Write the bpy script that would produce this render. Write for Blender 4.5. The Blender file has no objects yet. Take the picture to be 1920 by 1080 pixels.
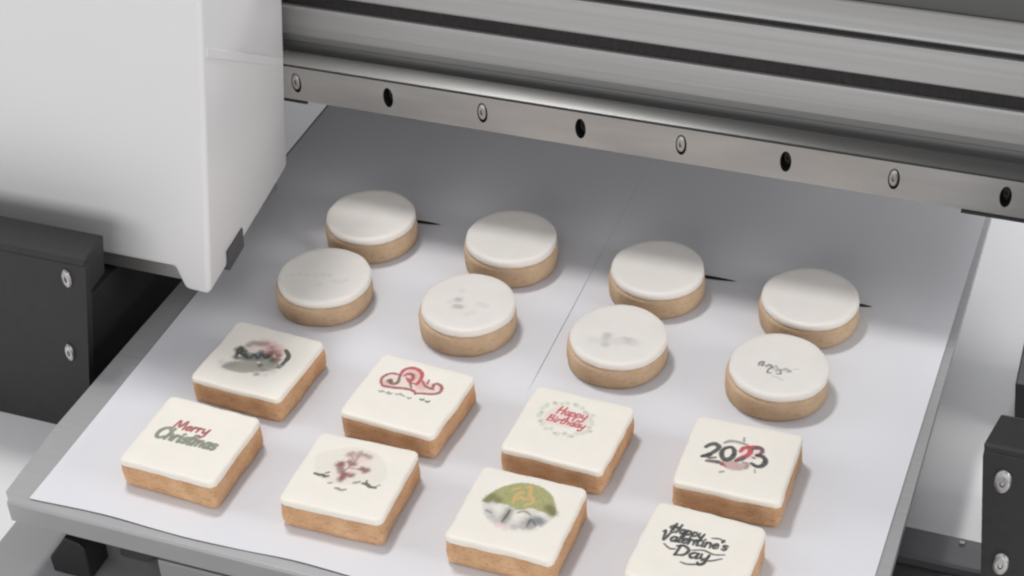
import bpy, bmesh, math, random
import numpy as np
from mathutils import Matrix, Vector, noise

random.seed(7)
MM = 0.001
scene = bpy.context.scene
COL = scene.collection

# ------------------------------------------------------------------ camera
cam_data = bpy.data.cameras.new('camera')
cam = bpy.data.objects.new('camera', cam_data)
COL.objects.link(cam)
cam.matrix_world = Matrix((
    (0.9394284618769444, -0.17908049902364526, 0.29224020921986915, 0.3767590),
    (0.3406123531773109, 0.5827565832704014, -0.7378197540834289, -0.5305211),
    (-0.03817577606867367, 0.7926695020764701, 0.6084551508509621, 0.5806757),
    (0, 0, 0, 1)))
cam_data.sensor_width = 36.0
cam_data.lens = 3330.45 / 1920 * 36.0
cam_data.clip_start = 0.01
cam_data.clip_end = 50.0
scene.camera = cam

# ------------------------------------------------------------------ light
world = bpy.data.worlds.new('World')
scene.world = world
world.use_nodes = True
bg = world.node_tree.nodes['Background']
bg.inputs['Color'].default_value = (0.93, 0.95, 1.0, 1)
bg.inputs['Strength'].default_value = 0.37


def area_light(name, loc, target, size, power, colour):
    d = bpy.data.lights.new(name, 'AREA')
    d.shape = 'RECTANGLE'
    d.size, d.size_y = size
    d.energy = power
    d.color = colour
    o = bpy.data.objects.new(name, d)
    COL.objects.link(o)
    o.location = loc
    o.rotation_euler = (Vector(target) - Vector(loc)).to_track_quat('-Z', 'Y').to_euler()
    return o


# ceiling lamp a little behind the gantry, unseen fill lamps added in front, left, right and behind
area_light('ceiling_lamp', (-0.36, 0.505, 1.70), (0.13, 0.15, 0.0), (0.34, 0.15), 14.4, (1.0, 0.985, 0.97))
area_light('front_fill', (0.0, -2.3, 0.62), (0.13, 0.1, 0.05), (2.2, 1.0), 24, (1.0, 0.985, 0.965))  # unseen fill lamp added to lighten the front faces
area_light('left_fill', (-1.6, -0.2, 1.0), (-0.1, 0.1, 0.0), (0.8, 0.8), 5.5, (0.98, 0.99, 1.0))  # unseen fill lamp added to lift the table at the left
area_light('right_fill', (2.0, 0.0, 0.6), (0.13, 0.1, 0.0), (0.9, 0.8), 13.5, (1.0, 0.985, 0.96))  # unseen fill lamp added to brighten the right-hand sides
area_light('rear_fill', (0.37, 2.5, 0.78), (0.35, 0.25, -0.05), (0.5, 0.5), 23, (0.97, 0.98, 1.0))  # unseen lamp added to brighten the table strip right of the tray

scene.view_settings.view_transform = 'Standard'
scene.view_settings.look = 'None'
scene.view_settings.exposure = 0.0
scene.view_settings.gamma = 1.0
scene.view_settings.use_curve_mapping = False
scene.render.engine = 'CYCLES'
scene.cycles.filter_width = 2.2


# ------------------------------------------------------------------ materials
def mat(name, colour, rough=0.5, metal=0.0, vary=0.0, scale=60.0, stretch=(1, 1, 1), bump=0.0, bump_scale=None,
        spec=0.5, sss=0.0, second=None, pores=0.0, coat=0.0, cracks=0.0):
    m = bpy.data.materials.new(name)
    m.use_nodes = True
    nt = m.node_tree
    b = nt.nodes['Principled BSDF']
    b.inputs['Roughness'].default_value = rough
    b.inputs['Metallic'].default_value = metal
    b.inputs['Specular IOR Level'].default_value = spec
    b.inputs['Coat Weight'].default_value = coat
    if sss:
        b.inputs['Subsurface Weight'].default_value = sss
        b.inputs['Subsurface Radius'].default_value = (0.0006, 0.00045, 0.0003)
        b.inputs['Subsurface Scale'].default_value = 1.0
    tc = nt.nodes.new('ShaderNodeTexCoord')
    mp = nt.nodes.new('ShaderNodeMapping')
    mp.inputs['Scale'].default_value = stretch
    nt.links.new(tc.outputs['Object'], mp.inputs['Vector'])
    colour_socket = None
    if vary:
        n = nt.nodes.new('ShaderNodeTexNoise')
        n.inputs['Scale'].default_value = scale
        n.inputs['Detail'].default_value = 6
        nt.links.new(mp.outputs['Vector'], n.inputs['Vector'])
        r = nt.nodes.new('ShaderNodeValToRGB')
        c2 = second or tuple(c * (1 - vary) for c in colour)
        c1 = colour if second else tuple(min(1, c * (1 + vary)) for c in colour)
        r.color_ramp.elements[0].position = 0.3
        r.color_ramp.elements[1].position = 0.7
        r.color_ramp.elements[0].color = (*c2, 1)
        r.color_ramp.elements[1].color = (*c1, 1)
        nt.links.new(n.outputs['Fac'], r.inputs['Fac'])
        colour_socket = r.outputs['Color']
    else:
        b.inputs['Base Color'].default_value = (*colour, 1)
    height = None
    if pores:
        v = nt.nodes.new('ShaderNodeTexVoronoi')
        v.inputs['Scale'].default_value = 420
        nt.links.new(tc.outputs['Object'], v.inputs['Vector'])
        pr = nt.nodes.new('ShaderNodeValToRGB')
        pr.color_ramp.elements[0].position = 0.12
        pr.color_ramp.elements[0].color = (1 - pores, 1 - pores, 1 - pores, 1)
        pr.color_ramp.elements[1].position = 0.34
        pr.color_ramp.elements[1].color = (1, 1, 1, 1)
        nt.links.new(v.outputs['Distance'], pr.inputs['Fac'])
        mx = nt.nodes.new('ShaderNodeMix')
        mx.data_type = 'RGBA'
        mx.blend_type = 'MULTIPLY'
        mx.inputs['Factor'].default_value = 1.0
        nt.links.new(colour_socket, mx.inputs['A'])
        nt.links.new(pr.outputs['Color'], mx.inputs['B'])
        colour_socket = mx.outputs['Result']
        height = pr.outputs['Color']
    if cracks:
        cm = nt.nodes.new('ShaderNodeMapping')
        cm.inputs['Scale'].default_value = (1, 1, 3.2)
        nt.links.new(tc.outputs['Object'], cm.inputs['Vector'])
        cn = nt.nodes.new('ShaderNodeTexNoise')
        cn.inputs['Scale'].default_value = 230
        cn.inputs['Detail'].default_value = 4
        cn.inputs['Roughness'].default_value = 0.65
        nt.links.new(cm.outputs['Vector'], cn.inputs['Vector'])
        cr = nt.nodes.new('ShaderNodeValToRGB')
        cr.color_ramp.elements[0].position = 0.31
        cr.color_ramp.elements[0].color = (1 - cracks, (1 - cracks) * 0.9, (1 - cracks) * 0.8, 1)
        cr.color_ramp.elements[1].position = 0.43
        cr.color_ramp.elements[1].color = (1, 1, 1, 1)
        nt.links.new(cn.outputs['Fac'], cr.inputs['Fac'])
        cx = nt.nodes.new('ShaderNodeMix')
        cx.data_type = 'RGBA'
        cx.blend_type = 'MULTIPLY'
        cx.inputs['Factor'].default_value = 1.0
        nt.links.new(colour_socket, cx.inputs['A'])
        nt.links.new(cr.outputs['Color'], cx.inputs['B'])
        colour_socket = cx.outputs['Result']
        height = cr.outputs['Color']
    if colour_socket:
        nt.links.new(colour_socket, b.inputs['Base Color'])
    if bump:
        n2 = nt.nodes.new('ShaderNodeTexNoise')
        n2.inputs['Scale'].default_value = bump_scale or scale * 4
        n2.inputs['Detail'].default_value = 5
        nt.links.new(mp.outputs['Vector'], n2.inputs['Vector'])
        bp = nt.nodes.new('ShaderNodeBump')
        bp.inputs['Strength'].default_value = bump
        bp.inputs['Distance'].default_value = 0.0006
        h = n2.outputs['Fac']
        if height:
            ad = nt.nodes.new('ShaderNodeMath')
            ad.operation = 'ADD'
            nt.links.new(h, ad.inputs[0])
            nt.links.new(height, ad.inputs[1])
            h = ad.outputs[0]
        nt.links.new(h, bp.inputs['Height'])
        nt.links.new(bp.outputs['Normal'], b.inputs['Normal'])
    return m


M = {
    'paper': mat('paper', (0.755, 0.755, 0.785), 0.75, vary=0.012, scale=14, bump=0.05, bump_scale=300, spec=0.3),
    'tray': mat('brushed_steel', (0.385, 0.385, 0.39), 0.40, 0.22, vary=0.04, scale=30, stretch=(1, 14, 1), bump=0.06, bump_scale=220),
    'anodised': mat('anodised_aluminium', (0.455, 0.45, 0.445), 0.55, 0.55, vary=0.10, scale=40, stretch=(0.05, 6, 6), bump=0.08, bump_scale=260),
    'rail': mat('ground_rail_steel', (0.42, 0.41, 0.40), 0.38, 0.8, vary=0.09, scale=34, stretch=(0.5, 3, 3), bump=0.05, bump_scale=300),
    'rail_polished': mat('polished_rail_crown', (0.165, 0.163, 0.16), 0.27, 0.95, vary=0.06, scale=40, stretch=(0.3, 4, 4)),
    'plate_grey': mat('plain_plate_grey', (0.30, 0.30, 0.305), 0.55, vary=0.05, scale=20),
    'screw': mat('bright_screw_steel', (0.58, 0.57, 0.56), 0.32, 1.0, vary=0.25, scale=260),
    'black_metal': mat('black_powder_coat', (0.019, 0.019, 0.020), 0.5, vary=0.1, scale=200, bump=0.25, bump_scale=1500, spec=0.45),
    'black_rubber': mat('black_belt', (0.022, 0.020, 0.021), 0.6, vary=0.3, scale=160, stretch=(3, 1, 1), bump=0.3, bump_scale=700, spec=0.3),
    'hole': mat('dark_bore', (0.02, 0.02, 0.02), 0.6),
    'white_cover': mat('white_abs_cover', (0.76, 0.755, 0.76), 0.38, vary=0.01, scale=10, bump=0.03, bump_scale=900),
    'white_table': mat('white_table_paint', (0.86, 0.855, 0.86), 0.5, vary=0.02, scale=8, bump=0.03, bump_scale=500),
    'dark_bar': mat('dark_grey_bar', (0.12, 0.12, 0.125), 0.4, 0.5, vary=0.08, scale=60, stretch=(0.3, 3, 3)),
    'rear': mat('rear_cover_paint', (0.105, 0.105, 0.097), 0.55, vary=0.05, scale=12),
    'bounce_housing': mat('bounce_grey_housing', (0.40, 0.40, 0.40), 0.5, vary=0.03, scale=12),  # unseen housing coloured pale to bounce light under the beam
    'biscuit_square': mat('baked_biscuit', (0.70, 0.445, 0.265), 0.85, vary=0.2, scale=110, second=(0.56, 0.325, 0.175), bump=0.7, bump_scale=380, spec=0.2, pores=0.18, sss=0.05, cracks=0.2),
    'biscuit_round': mat('pale_baked_biscuit', (0.62, 0.455, 0.31), 0.85, vary=0.15, scale=90, second=(0.50, 0.35, 0.225), bump=0.35, bump_scale=500, spec=0.2, pores=0.12, sss=0.05, cracks=0.12),
    'icing_square': mat('cream_white_icing', (0.87, 0.825, 0.745), 0.5, vary=0.02, scale=40, bump=0.28, bump_scale=120, sss=0.25, spec=0.4),
    'icing_round': mat('white_icing', (0.80, 0.765, 0.72), 0.5, vary=0.035, scale=40, bump=0.3, bump_scale=110, sss=0.25, spec=0.4),
}
INKS = {
    'ink': (0.045, 0.05, 0.05), 'dark': (0.11, 0.105, 0.095), 'slate': (0.20, 0.235, 0.25), 'grey': (0.33, 0.32, 0.29),
    'olive_l': (0.40, 0.385, 0.33), 'pink': (0.75, 0.46, 0.43), 'palepink': (0.80, 0.62, 0.58), 'maroon': (0.26, 0.09, 0.08),
    'brown': (0.20, 0.13, 0.10), 'brickred': (0.38, 0.095, 0.095), 'red': (0.52, 0.07, 0.09), 'plum': (0.15, 0.10, 0.11),
    'greypink': (0.55, 0.36, 0.34), 'palegreen': (0.62, 0.66, 0.55), 'beige': (0.765, 0.715, 0.635), 'mauve': (0.28, 0.15, 0.135),
    'taupe': (0.42, 0.33, 0.28), 'snow': (0.70, 0.67, 0.61), 'green': (0.33, 0.33, 0.10), 'gold': (0.64, 0.43, 0.16),
    'stone': (0.36, 0.34, 0.31), 'faint': (0.52, 0.50, 0.475), 'ash': (0.33, 0.33, 0.32), 'palest': (0.71, 0.68, 0.64),
    'white': (0.84, 0.80, 0.74), 'char': (0.06, 0.055, 0.05), 'teal': (0.17, 0.21, 0.21), 'rosy': (0.52, 0.29, 0.26), 'moss': (0.19, 0.19, 0.085), 'leaf': (0.24, 0.26, 0.20),
}


def printed(name, source):
    """the icing's own material with edible ink soaked into it: colour attribute "print" (rgb = ink, a = cover)"""
    m = M[source].copy()
    m.name = name
    nt = m.node_tree
    b = nt.nodes['Principled BSDF']
    base = b.inputs['Base Color'].links[0].from_socket
    at = nt.nodes.new('ShaderNodeAttribute')
    at.attribute_name = 'print'
    mx = nt.nodes.new('ShaderNodeMix')
    mx.data_type = 'RGBA'
    nt.links.new(at.outputs['Alpha'], mx.inputs['Factor'])
    nt.links.new(base, mx.inputs['A'])
    nt.links.new(at.outputs['Color'], mx.inputs['B'])
    nt.links.new(mx.outputs['Result'], b.inputs['Base Color'])
    return m


M['printed_square'] = printed('printed_cream_icing', 'icing_square')
M['printed_round'] = printed('printed_white_icing', 'icing_round')


# ------------------------------------------------------------------ helpers (all lengths in millimetres)
def link(name, bm, material, parent=None, smooth=False, loc=None):
    me = bpy.data.meshes.new(name)
    bmesh.ops.recalc_face_normals(bm, faces=bm.faces)
    bm.to_mesh(me)
    bm.free()
    me.materials.append(M[material] if isinstance(material, str) else material)
    if smooth:
        for p in me.polygons:
            p.use_smooth = True
    o = bpy.data.objects.new(name, me)
    COL.objects.link(o)
    if parent:
        o.parent = parent
    if loc:
        o.location = [c * MM for c in loc]
    return o


def empty(name, loc=(0, 0, 0), rz=0.0):
    o = bpy.data.objects.new(name, None)
    COL.objects.link(o)
    o.empty_display_size = 0.01
    o.location = [c * MM for c in loc]
    o.rotation_euler = (0, 0, math.radians(rz))
    return o


def tag(o, label=None, cat=None, group=None, kind=None):
    if label:
        o['label'] = label
    if cat:
        o['category'] = cat
    if group:
        o['group'] = group
    if kind:
        o['kind'] = kind
    return o


def bevel(bm, width, segs=2, edges=None):
    bmesh.ops.bevel(bm, geom=list(edges) if edges else list(bm.edges), offset=width * MM, segments=segs, affect='EDGES', profile=0.5)


def hull8(bot, top):
    """solid from four bottom and four top corners, both in the same order"""
    bm = bmesh.new()
    a = [bm.verts.new([c * MM for c in q]) for q in bot]
    b = [bm.verts.new([c * MM for c in q]) for q in top]
    bm.faces.new(a[::-1])
    bm.faces.new(b)
    for i in range(4):
        j = (i + 1) % 4
        bm.faces.new((a[i], a[j], b[j], b[i]))
    return bm


def box(x0, x1, y0, y1, z0, z1, bev=0.0, segs=2):
    bm = hull8([(x0, y0, z0), (x1, y0, z0), (x1, y1, z0), (x0, y1, z0)],
               [(x0, y0, z1), (x1, y0, z1), (x1, y1, z1), (x0, y1, z1)])
    if bev:
        bevel(bm, bev, segs)
    return bm


def extrude_x(profile, x0, x1, bev=0.0):
    """closed (y, z) outline swept along x"""
    bm = bmesh.new()
    a = [bm.verts.new((x0 * MM, y * MM, z * MM)) for y, z in profile]
    b = [bm.verts.new((x1 * MM, y * MM, z * MM)) for y, z in profile]
    bm.faces.new(a)
    bm.faces.new(b[::-1])
    n = len(profile)
    for i in range(n):
        j = (i + 1) % n
        bm.faces.new((a[i], b[i], b[j], a[j]))
    if bev:
        bevel(bm, bev, 2)
    return bm


def extrude_y(profile, y0, y1, bev=0.0):
    """closed (x, z) outline swept along y"""
    bm = bmesh.new()
    a = [bm.verts.new((x * MM, y0 * MM, z * MM)) for x, z in profile]
    b = [bm.verts.new((x * MM, y1 * MM, z * MM)) for x, z in profile]
    bm.faces.new(a)
    bm.faces.new(b[::-1])
    n = len(profile)
    for i in range(n):
        j = (i + 1) % n
        bm.faces.new((a[i], b[i], b[j], a[j]))
    if bev:
        bevel(bm, bev, 2)
    return bm


def front_screw(parent, x, y, z, rx, rz, material='screw', socket=True):
    """button-head screw on a face that looks towards -y; its hexagon socket is cut into the head"""
    bm = bmesh.new()
    n = 28
    rings = [(1.0, 0.0), (1.0, -0.9), (0.86, -1.7), (0.62, -2.0)]
    if socket:
        rings += [(0.36, -2.0), (0.33, -0.7)]
    vs = []
    for k, (s, dy) in enumerate(rings):
        ring = []
        for i in range(n):
            a = 2 * math.pi * i / n
            ring.append(bm.verts.new(((x + rx * s * math.cos(a)) * MM, (y + dy) * MM, (z + rz * s * math.sin(a)) * MM)))
        vs.append(ring)
    for r0, r1 in zip(vs, vs[1:]):
        for i in range(n):
            j = (i + 1) % n
            bm.faces.new((r0[i], r0[j], r1[j], r1[i]))
    bm.faces.new(vs[-1])
    return link('screw', bm, material, parent)


# ------------------------------------------------------------------ table
tag(link('tabletop', box(-900, 1000, -700, 1200, -75, -55), 'white_table'), kind='structure')

# ------------------------------------------------------------------ printer frame (one machine: beam, rail, side covers, bars)
printer = tag(empty('flatbed_printer', (130, 230, -55)), 'fixed frame of the flatbed printer: grey gantry beam with screwed rail between black side covers', 'printer')
printer.location = (0, 0, 0)

# gantry beam: extruded aluminium with two long slots in its front face
beam_profile = [
    (234, 62), (234, 95.0), (230.2, 98.0), (228.5, 103), (228, 109), (228, 119.4), (228.8, 120.5),
    (236, 120.5), (236, 128.9), (228.8, 128.9), (228, 130), (228, 147), (228.7, 148.0),
    (234, 148.0), (234, 151.6), (228.9, 151.6), (228.2, 152.6), (229, 153.6), (256, 153.6), (257, 152.6), (257, 62)]
link('gantry_beam', extrude_x(beam_profile, -420, 520), 'anodised', printer)
link('drive_belt', box(-420, 520, 230.2, 235.6, 121.0, 128.4, 0.4, 1), 'black_rubber', printer)
link('slot_seal', box(-420, 520, 230.4, 233.6, 148.4, 151.2, 0.3, 1), 'black_rubber', printer)

# linear rail: face plate with real bores every 54.3 mm
HX = [-38.3, 16.3, 70.6, 125.2, 179.4, 233.7, 288.0, 342.0, 396.0]
HRX, HRZ = 2.9, 6.1
RZ0, RZ1, RYF, RYB = 71.6, 92.2, 212.0, 212.6


def rail_face():
    bm = bmesh.new()
    n = 32
    zc = 82.6
    bounds = [-150.0] + [(a + b) / 2 for a, b in zip(HX, HX[1:])] + [520.0]
    for h, hx in enumerate(HX):
        x0, x1 = bounds[h], bounds[h + 1]
        inner, outer, deep = [], [], []
        for i in range(n):
            a = 2 * math.pi * (i + 0.5) / n
            ca, sa = math.cos(a), math.sin(a)
            t = 1e9
            if abs(ca) > 1e-9:
                t = min(t, ((x1 - hx) if ca > 0 else (hx - x0)) / abs(ca))
            if abs(sa) > 1e-9:
                t = min(t, ((RZ1 - zc) if sa > 0 else (zc - RZ0)) / abs(sa))
            inner.append(bm.verts.new(((hx + HRX * ca) * MM, RYF * MM, (zc + HRZ * sa) * MM)))
            deep.append(bm.verts.new(((hx + HRX * ca) * MM, (RYF + 9) * MM, (zc + HRZ * sa) * MM)))
            outer.append(bm.verts.new(((hx + ca * t) * MM, RYF * MM, (zc + sa * t) * MM)))
        corners = {}
        for i in range(n):
            j = (i + 1) % n
            bm.faces.new((inner[i], inner[j], deep[j], deep[i])).material_index = 1
            po, pn = outer[i].co, outer[j].co
            if abs(po.x - pn.x) > 1e-7 and abs(po.z - pn.z) > 1e-7:
                c = bm.verts.new((x0 * MM if min(po.x, pn.x) < hx * MM else x1 * MM, RYF * MM,
                                  RZ1 * MM if max(po.z, pn.z) > zc * MM else RZ0 * MM))
                bm.faces.new((outer[i], c, outer[j], inner[j], inner[i]))
            else:
                bm.faces.new((outer[i], outer[j], inner[j], inner[i]))
        bm.faces.new(deep).material_index = 1
    # upper and lower return of the plate
    for z in (RZ0, RZ1):
        q = [bm.verts.new((x * MM, y * MM, z * MM)) for x, y in ((-150, RYF), (520, RYF), (520, RYB), (-150, RYB))]
        bm.faces.new(q)
    return bm


rail = link('linear_rail', rail_face(), 'rail', printer)
rail.data.materials.append(M['hole'])  # bore insides blackened, the shade of the holes put into colour
rail['label'] = 'polished steel guide rail with a row of screws and open bores'
link('rail_crown', extrude_x([(222, 73), (222, 90.4), (212.8, 90.4), (212.8, 92.6), (213.2, 93.05), (222.2, 96.05), (223.0, 95.8), (223.4, 95.0), (223.4, 84), (233.8, 84), (233.8, 73)], -150, 520, 0), 'rail_polished', printer)
link('rail_seam', box(-150, 520, 212.25, 212.75, 92.25, 92.85), 'hole', printer)
for k, hx in enumerate(HX):
    if k % 2 == 0:                                   # bright cap screw sunk in the bore
        s = front_screw(rail, hx - 0.3, RYF + 1.6, 82.9, HRX * 0.84, HRZ * 0.84, 'rail')
    else:                                            # empty bore with the dark head of a deep screw
        s = front_screw(rail, hx, RYF + 7.0, 82.2, HRX * 0.8, HRZ * 0.86, 'black_metal')
        s.name = 'deep_screw'
link('rail_shadow_strip', box(322, 520, 211.2, 230, 69.6, 71.3, 0.2, 1), 'black_metal', printer)  # black strip standing in for the shadow line under the rail
link('rail_shadow_strip', box(-150, -33, 211.2, 230, 70.2, 71.4, 0.2, 1), 'black_metal', printer)  # same shadow line as a strip at the left end

# rear cover behind the beam
link('rear_cover', box(-420, 334, 257.5, 460, 57, 104, 3, 3), 'bounce_housing', printer)
link('rear_hood', box(-420, 352, 257.5, 460, 104.5, 176, 3, 3), 'rear', printer)  # cover carried up and sideways to shade the beam top
link('rear_light_stop', box(-420, 334, 454, 460, 14, 56.5, 0.5, 1), 'bounce_housing', printer)  # unseen panel added to block rear lamp light below the cover

# left side cover: front panel, cap with returned side, inner wall, two screws
left = link('side_cover', extrude_y([(-420, -55), (-102.0, -55), (-95.2, -17), (-81.4, 57), (-81.4, 61), (-420, 61)], 53, 58, 0.5), 'black_metal', printer)
left['label'] = 'matt black front panel of the left side cover'
link('cover_cap', hull8([(-420, 53.4, 41.2), (-84.6, 53.4, 41.2), (-86.6, 75, 41.2), (-420, 75, 41.2)],
                        [(-420, 53.4, 65.6), (-80.6, 53.4, 65.6), (-82.4, 75, 65.6), (-420, 75, 65.6)]), 'black_metal', left)
bm = bmesh.new()
bm.from_mesh(left.children[0].data)
bevel(bm, 1.2, 2)
bm.to_mesh(left.children[0].data)
bm.free()
link('inner_wall', box(-150, -99, 58.5, 196, -55, 22, 0.5, 1), 'black_metal', left)
front_screw(left, -93.2, 53, 52.0, 2.6, 5.6)
front_screw(left, -102.4, 53, 1.8, 2.6, 5.6)

# right side cover, its mirror image
right = link('side_cover', extrude_y([(520, -55), (368.4, -55), (364.6, -14), (356.9, 57), (356.9, 60), (520, 60)], 53, 58, 0.5), 'black_metal', printer)
right['label'] = 'matt black front panel of the right side cover'
bm = hull8([(520, 53.4, 40.2), (358.6, 53.4, 40.2), (364.0, 75, 40.2), (520, 75, 40.2)],
           [(520, 53.4, 63.8), (356.2, 53.4, 63.8), (360.6, 75, 63.8), (520, 75, 63.8)])
bevel(bm, 1.2, 2)
link('cover_cap', bm, 'black_metal', right)
link('inner_wall', box(380, 430, 58.5, 150, -55, 30, 0.5, 1), 'black_metal', right)
link('rail_block', extrude_y([(365.5, -55), (361.8, -22), (430, -22), (430, -55)], 200, 254, 0.8), 'black_metal', right)
front_screw(right, 366.8, 53, 45.6, 3.6, 6.6)
front_screw(right, 372.0, 53, -3.0, 3.6, 6.6)

link('grey_plate', box(-101.5, 366, -330, 51.5, -54.9, -51.0, 0.8, 2), 'plate_grey', printer)  # flat grey plate on the table, below and ahead of the tray

# cross bar of the base, seen in the gap beside the tray
bar = link('cross_bar', extrude_x([(86, -54.9), (86, -46.2), (87.2, -45), (105.4, -45), (105.4, -54.9)], -90, 420), 'dark_bar', printer)
link('lower_bar', box(-90, 420, 52, 85.8, -54.8, -50.5, 0.8, 2), 'dark_bar', printer)
link('bar_screw', box(351, 354, 101.5, 103.5, -45, -44.2, 0.3, 1), 'screw', printer)

# ------------------------------------------------------------------ moving tray
tray = tag(empty('sliding_tray', (130, 150, -3)), 'grey steel sliding tray with folded front lip under the white paper', 'tray')
tray.location = (0, 0, 0)
bm = bmesh.new()
outline = [(-74.5, -50.5), (-78.6, -46.0), (-80.6, 2), (-79.0, 70), (-77.4, 130), (-77.4, 400), (332.2, 400), (326.4, -47), (323.5, -50.5)]
vs = [bm.verts.new((x * MM, y * MM, -2.6 * MM)) for x, y in outline]
f = bm.faces.new(vs)
ex = bmesh.ops.extrude_face_region(bm, geom=[f])
for v in ex['geom']:
    if isinstance(v, bmesh.types.BMVert):
        v.co.z = -0.4 * MM
link('tray_plate', bm, 'tray', tray)
# lip: folded sheet along the front, rounded at the fold
lip = []
for a in range(0, 91, 15):
    r = math.radians(a)
    lip.append((-50.3 - 1.6 * math.sin(r), -2.0 + 1.6 * math.cos(r)))
lip += [(-51.9, -12.6), (-50.5, -12.6), (-50.5, -2.7)]
bm = extrude_x(lip, -74.5, 323.5)
link('front_lip', bm, 'tray', tray)
link('side_lip', box(-78.4, -77.0, -46.0, 400, -12.6, -2.7, 0.2, 1), 'tray', tray)
link('side_lip', hull8([(324.6, -46.5, -12.6), (326.0, -46.5, -12.6), (331.8, 400, -12.6), (330.4, 400, -12.6)], [(324.6, -46.5, -2.7), (326.0, -46.5, -2.7), (331.8, 400, -2.7), (330.4, 400, -2.7)]), 'tray', tray)
# carrier below the tray: post and slide block
link('carrier_post', extrude_y([(-64, -50.9), (-64.4, -41.5), (-53, -24.5), (-45, -26.5), (-42.4, -29.5), (-43, -50.9)], -45, -28, 0.8), 'black_metal', tray)
blk = link('slide_block', extrude_y([(-38, -50.9), (-36, -38), (-31, -30), (-8, -30), (-12, -40), (-22, -50.9)], -26, 60, 0.8), 'dark_bar', tray)
front_screw(blk, -31.5, -26, -39.0, 2.6, 3.6, 'black_metal')
front_screw(blk, -20.5, -26, -36.0, 2.6, 3.6, 'black_metal')
link('carrier_plate', box(-6, 200, -40, -34, -50.9, -30, 0.8, 1), 'tray', tray)


# ------------------------------------------------------------------ paper on the tray
def sheet(name, x0, x1, y0, y1, seed, lift):
    bm = bmesh.new()
    nx, ny = 60, 110
    g = []
    for j in range(ny + 1):
        row = []
        for i in range(nx + 1):
            u, v = i / nx, j / ny
            x = x0(v) + (x1(v) - x0(v)) * u
            y = y0 + (y1 - y0) * v
            w = noise.noise(Vector((x * 0.016 + seed, y * 0.016, seed)))
            fade = max(0.0, 1 - (y - y0) / 26.0)
            z = 0.12 + 0.10 * w + fade * fade * (0.25 + 0.45 * noise.noise(Vector((x * 0.028, seed * 3.1, 0))))
            yy = y + fade * fade * 1.5 * noise.noise(Vector((x * 0.022 + 5, seed, 2)))
            row.append(bm.verts.new((x * MM, yy * MM, (max(z, -0.2) + lift(u)) * MM)))
        g.append(row)
    for j in range(ny):
        for i in range(nx):
            bm.faces.new((g[j][i], g[j][i + 1], g[j + 1][i + 1], g[j + 1][i]))
    # cut edge of the sheet, its own vertices so that the face shading stays flat
    rim = g[0] + [r[-1] for r in g[1:]] + g[-1][-2::-1] + [r[0] for r in g[-2:0:-1]]
    t = [bm.verts.new(v.co) for v in rim]
    d = [bm.verts.new(v.co - Vector((0, 0, 0.12 * MM))) for v in rim]
    for i in range(len(rim)):
        j = (i + 1) % len(rim)
        bm.faces.new((t[i], t[j], d[j], d[i]))
    return link(name, bm, 'paper', None, True)


sheet_a = sheet('paper_sheet', lambda v: -64.8 + 2.0 * v - 12.4 * (lambda t: t * t * (3 - 2 * t))(min(1.0, max(0.0, (v - 0.44) / 0.18))), lambda v: 134.3 + 0.0 * v, -46, 372, 1.3, lambda u: 0.0)
tag(sheet_a, 'white paper sheet under the two left-hand columns of cookies', 'paper', 'paper sheets on the tray')
sheet_b = sheet('paper_sheet', lambda v: 133.9 + 0.72 * min(1.0, max(0.0, (v - 0.26) / 0.12)) - 0.2 * min(1.0, max(0.0, (v - 0.52) / 0.1)), lambda v: 319.4 + 10.6 * v, -45, 372, 1.3, lambda u: 0.02)
tag(sheet_b, 'white paper sheet under the two right-hand columns of cookies', 'paper', 'paper sheets on the tray')
# thin dark slivers that peep out beside the back row of cookies
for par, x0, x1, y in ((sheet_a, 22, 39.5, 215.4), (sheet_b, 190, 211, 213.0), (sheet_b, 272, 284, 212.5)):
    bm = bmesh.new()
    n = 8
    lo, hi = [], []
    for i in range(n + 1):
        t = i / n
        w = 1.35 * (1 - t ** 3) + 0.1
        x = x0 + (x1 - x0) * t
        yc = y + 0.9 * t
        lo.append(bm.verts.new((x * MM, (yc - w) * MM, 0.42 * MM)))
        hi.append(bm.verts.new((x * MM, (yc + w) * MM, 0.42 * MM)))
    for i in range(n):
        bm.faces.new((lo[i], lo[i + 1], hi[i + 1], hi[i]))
    link('dark_sliver', bm, 'hole', par)

# ------------------------------------------------------------------ print carriage
carriage = tag(empty('print_carriage', (-140, 160, 20)), 'white boxy print carriage hanging over the left edge of the tray', 'print carriage')
carriage.location = (0, 0, 0)
front = [(-330, 33.8), (-60, 33.8), (-56.0, 20.2), (-41.8, 19.3), (-40.4, 25), (-16.5, 206), (-330, 206)]
back = [(-330, 33.8), (-72, 33.8), (-70, 23.5), (-53.0, 22.8), (-51.6, 28), (-33.6, 206), (-330, 206)]
bm = bmesh.new()
va = [bm.verts.new((x * MM, 97 * MM, z * MM)) for x, z in front]
vb = [bm.verts.new((x * MM, 214 * MM, z * MM)) for x, z in back]
bm.faces.new(va)
bm.faces.new(vb[::-1])
for i in range(len(front)):
    j = (i + 1) % len(front)
    bm.faces.new((va[i], vb[i], vb[j], va[j]))
bmesh.ops.recalc_face_normals(bm, faces=bm.faces)
bevel(bm, 3.2, 5, [e for e in bm.edges if e.calc_face_angle(0) > math.radians(35)])
cover = link('cover', bm, 'white_cover', carriage, True)
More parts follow.
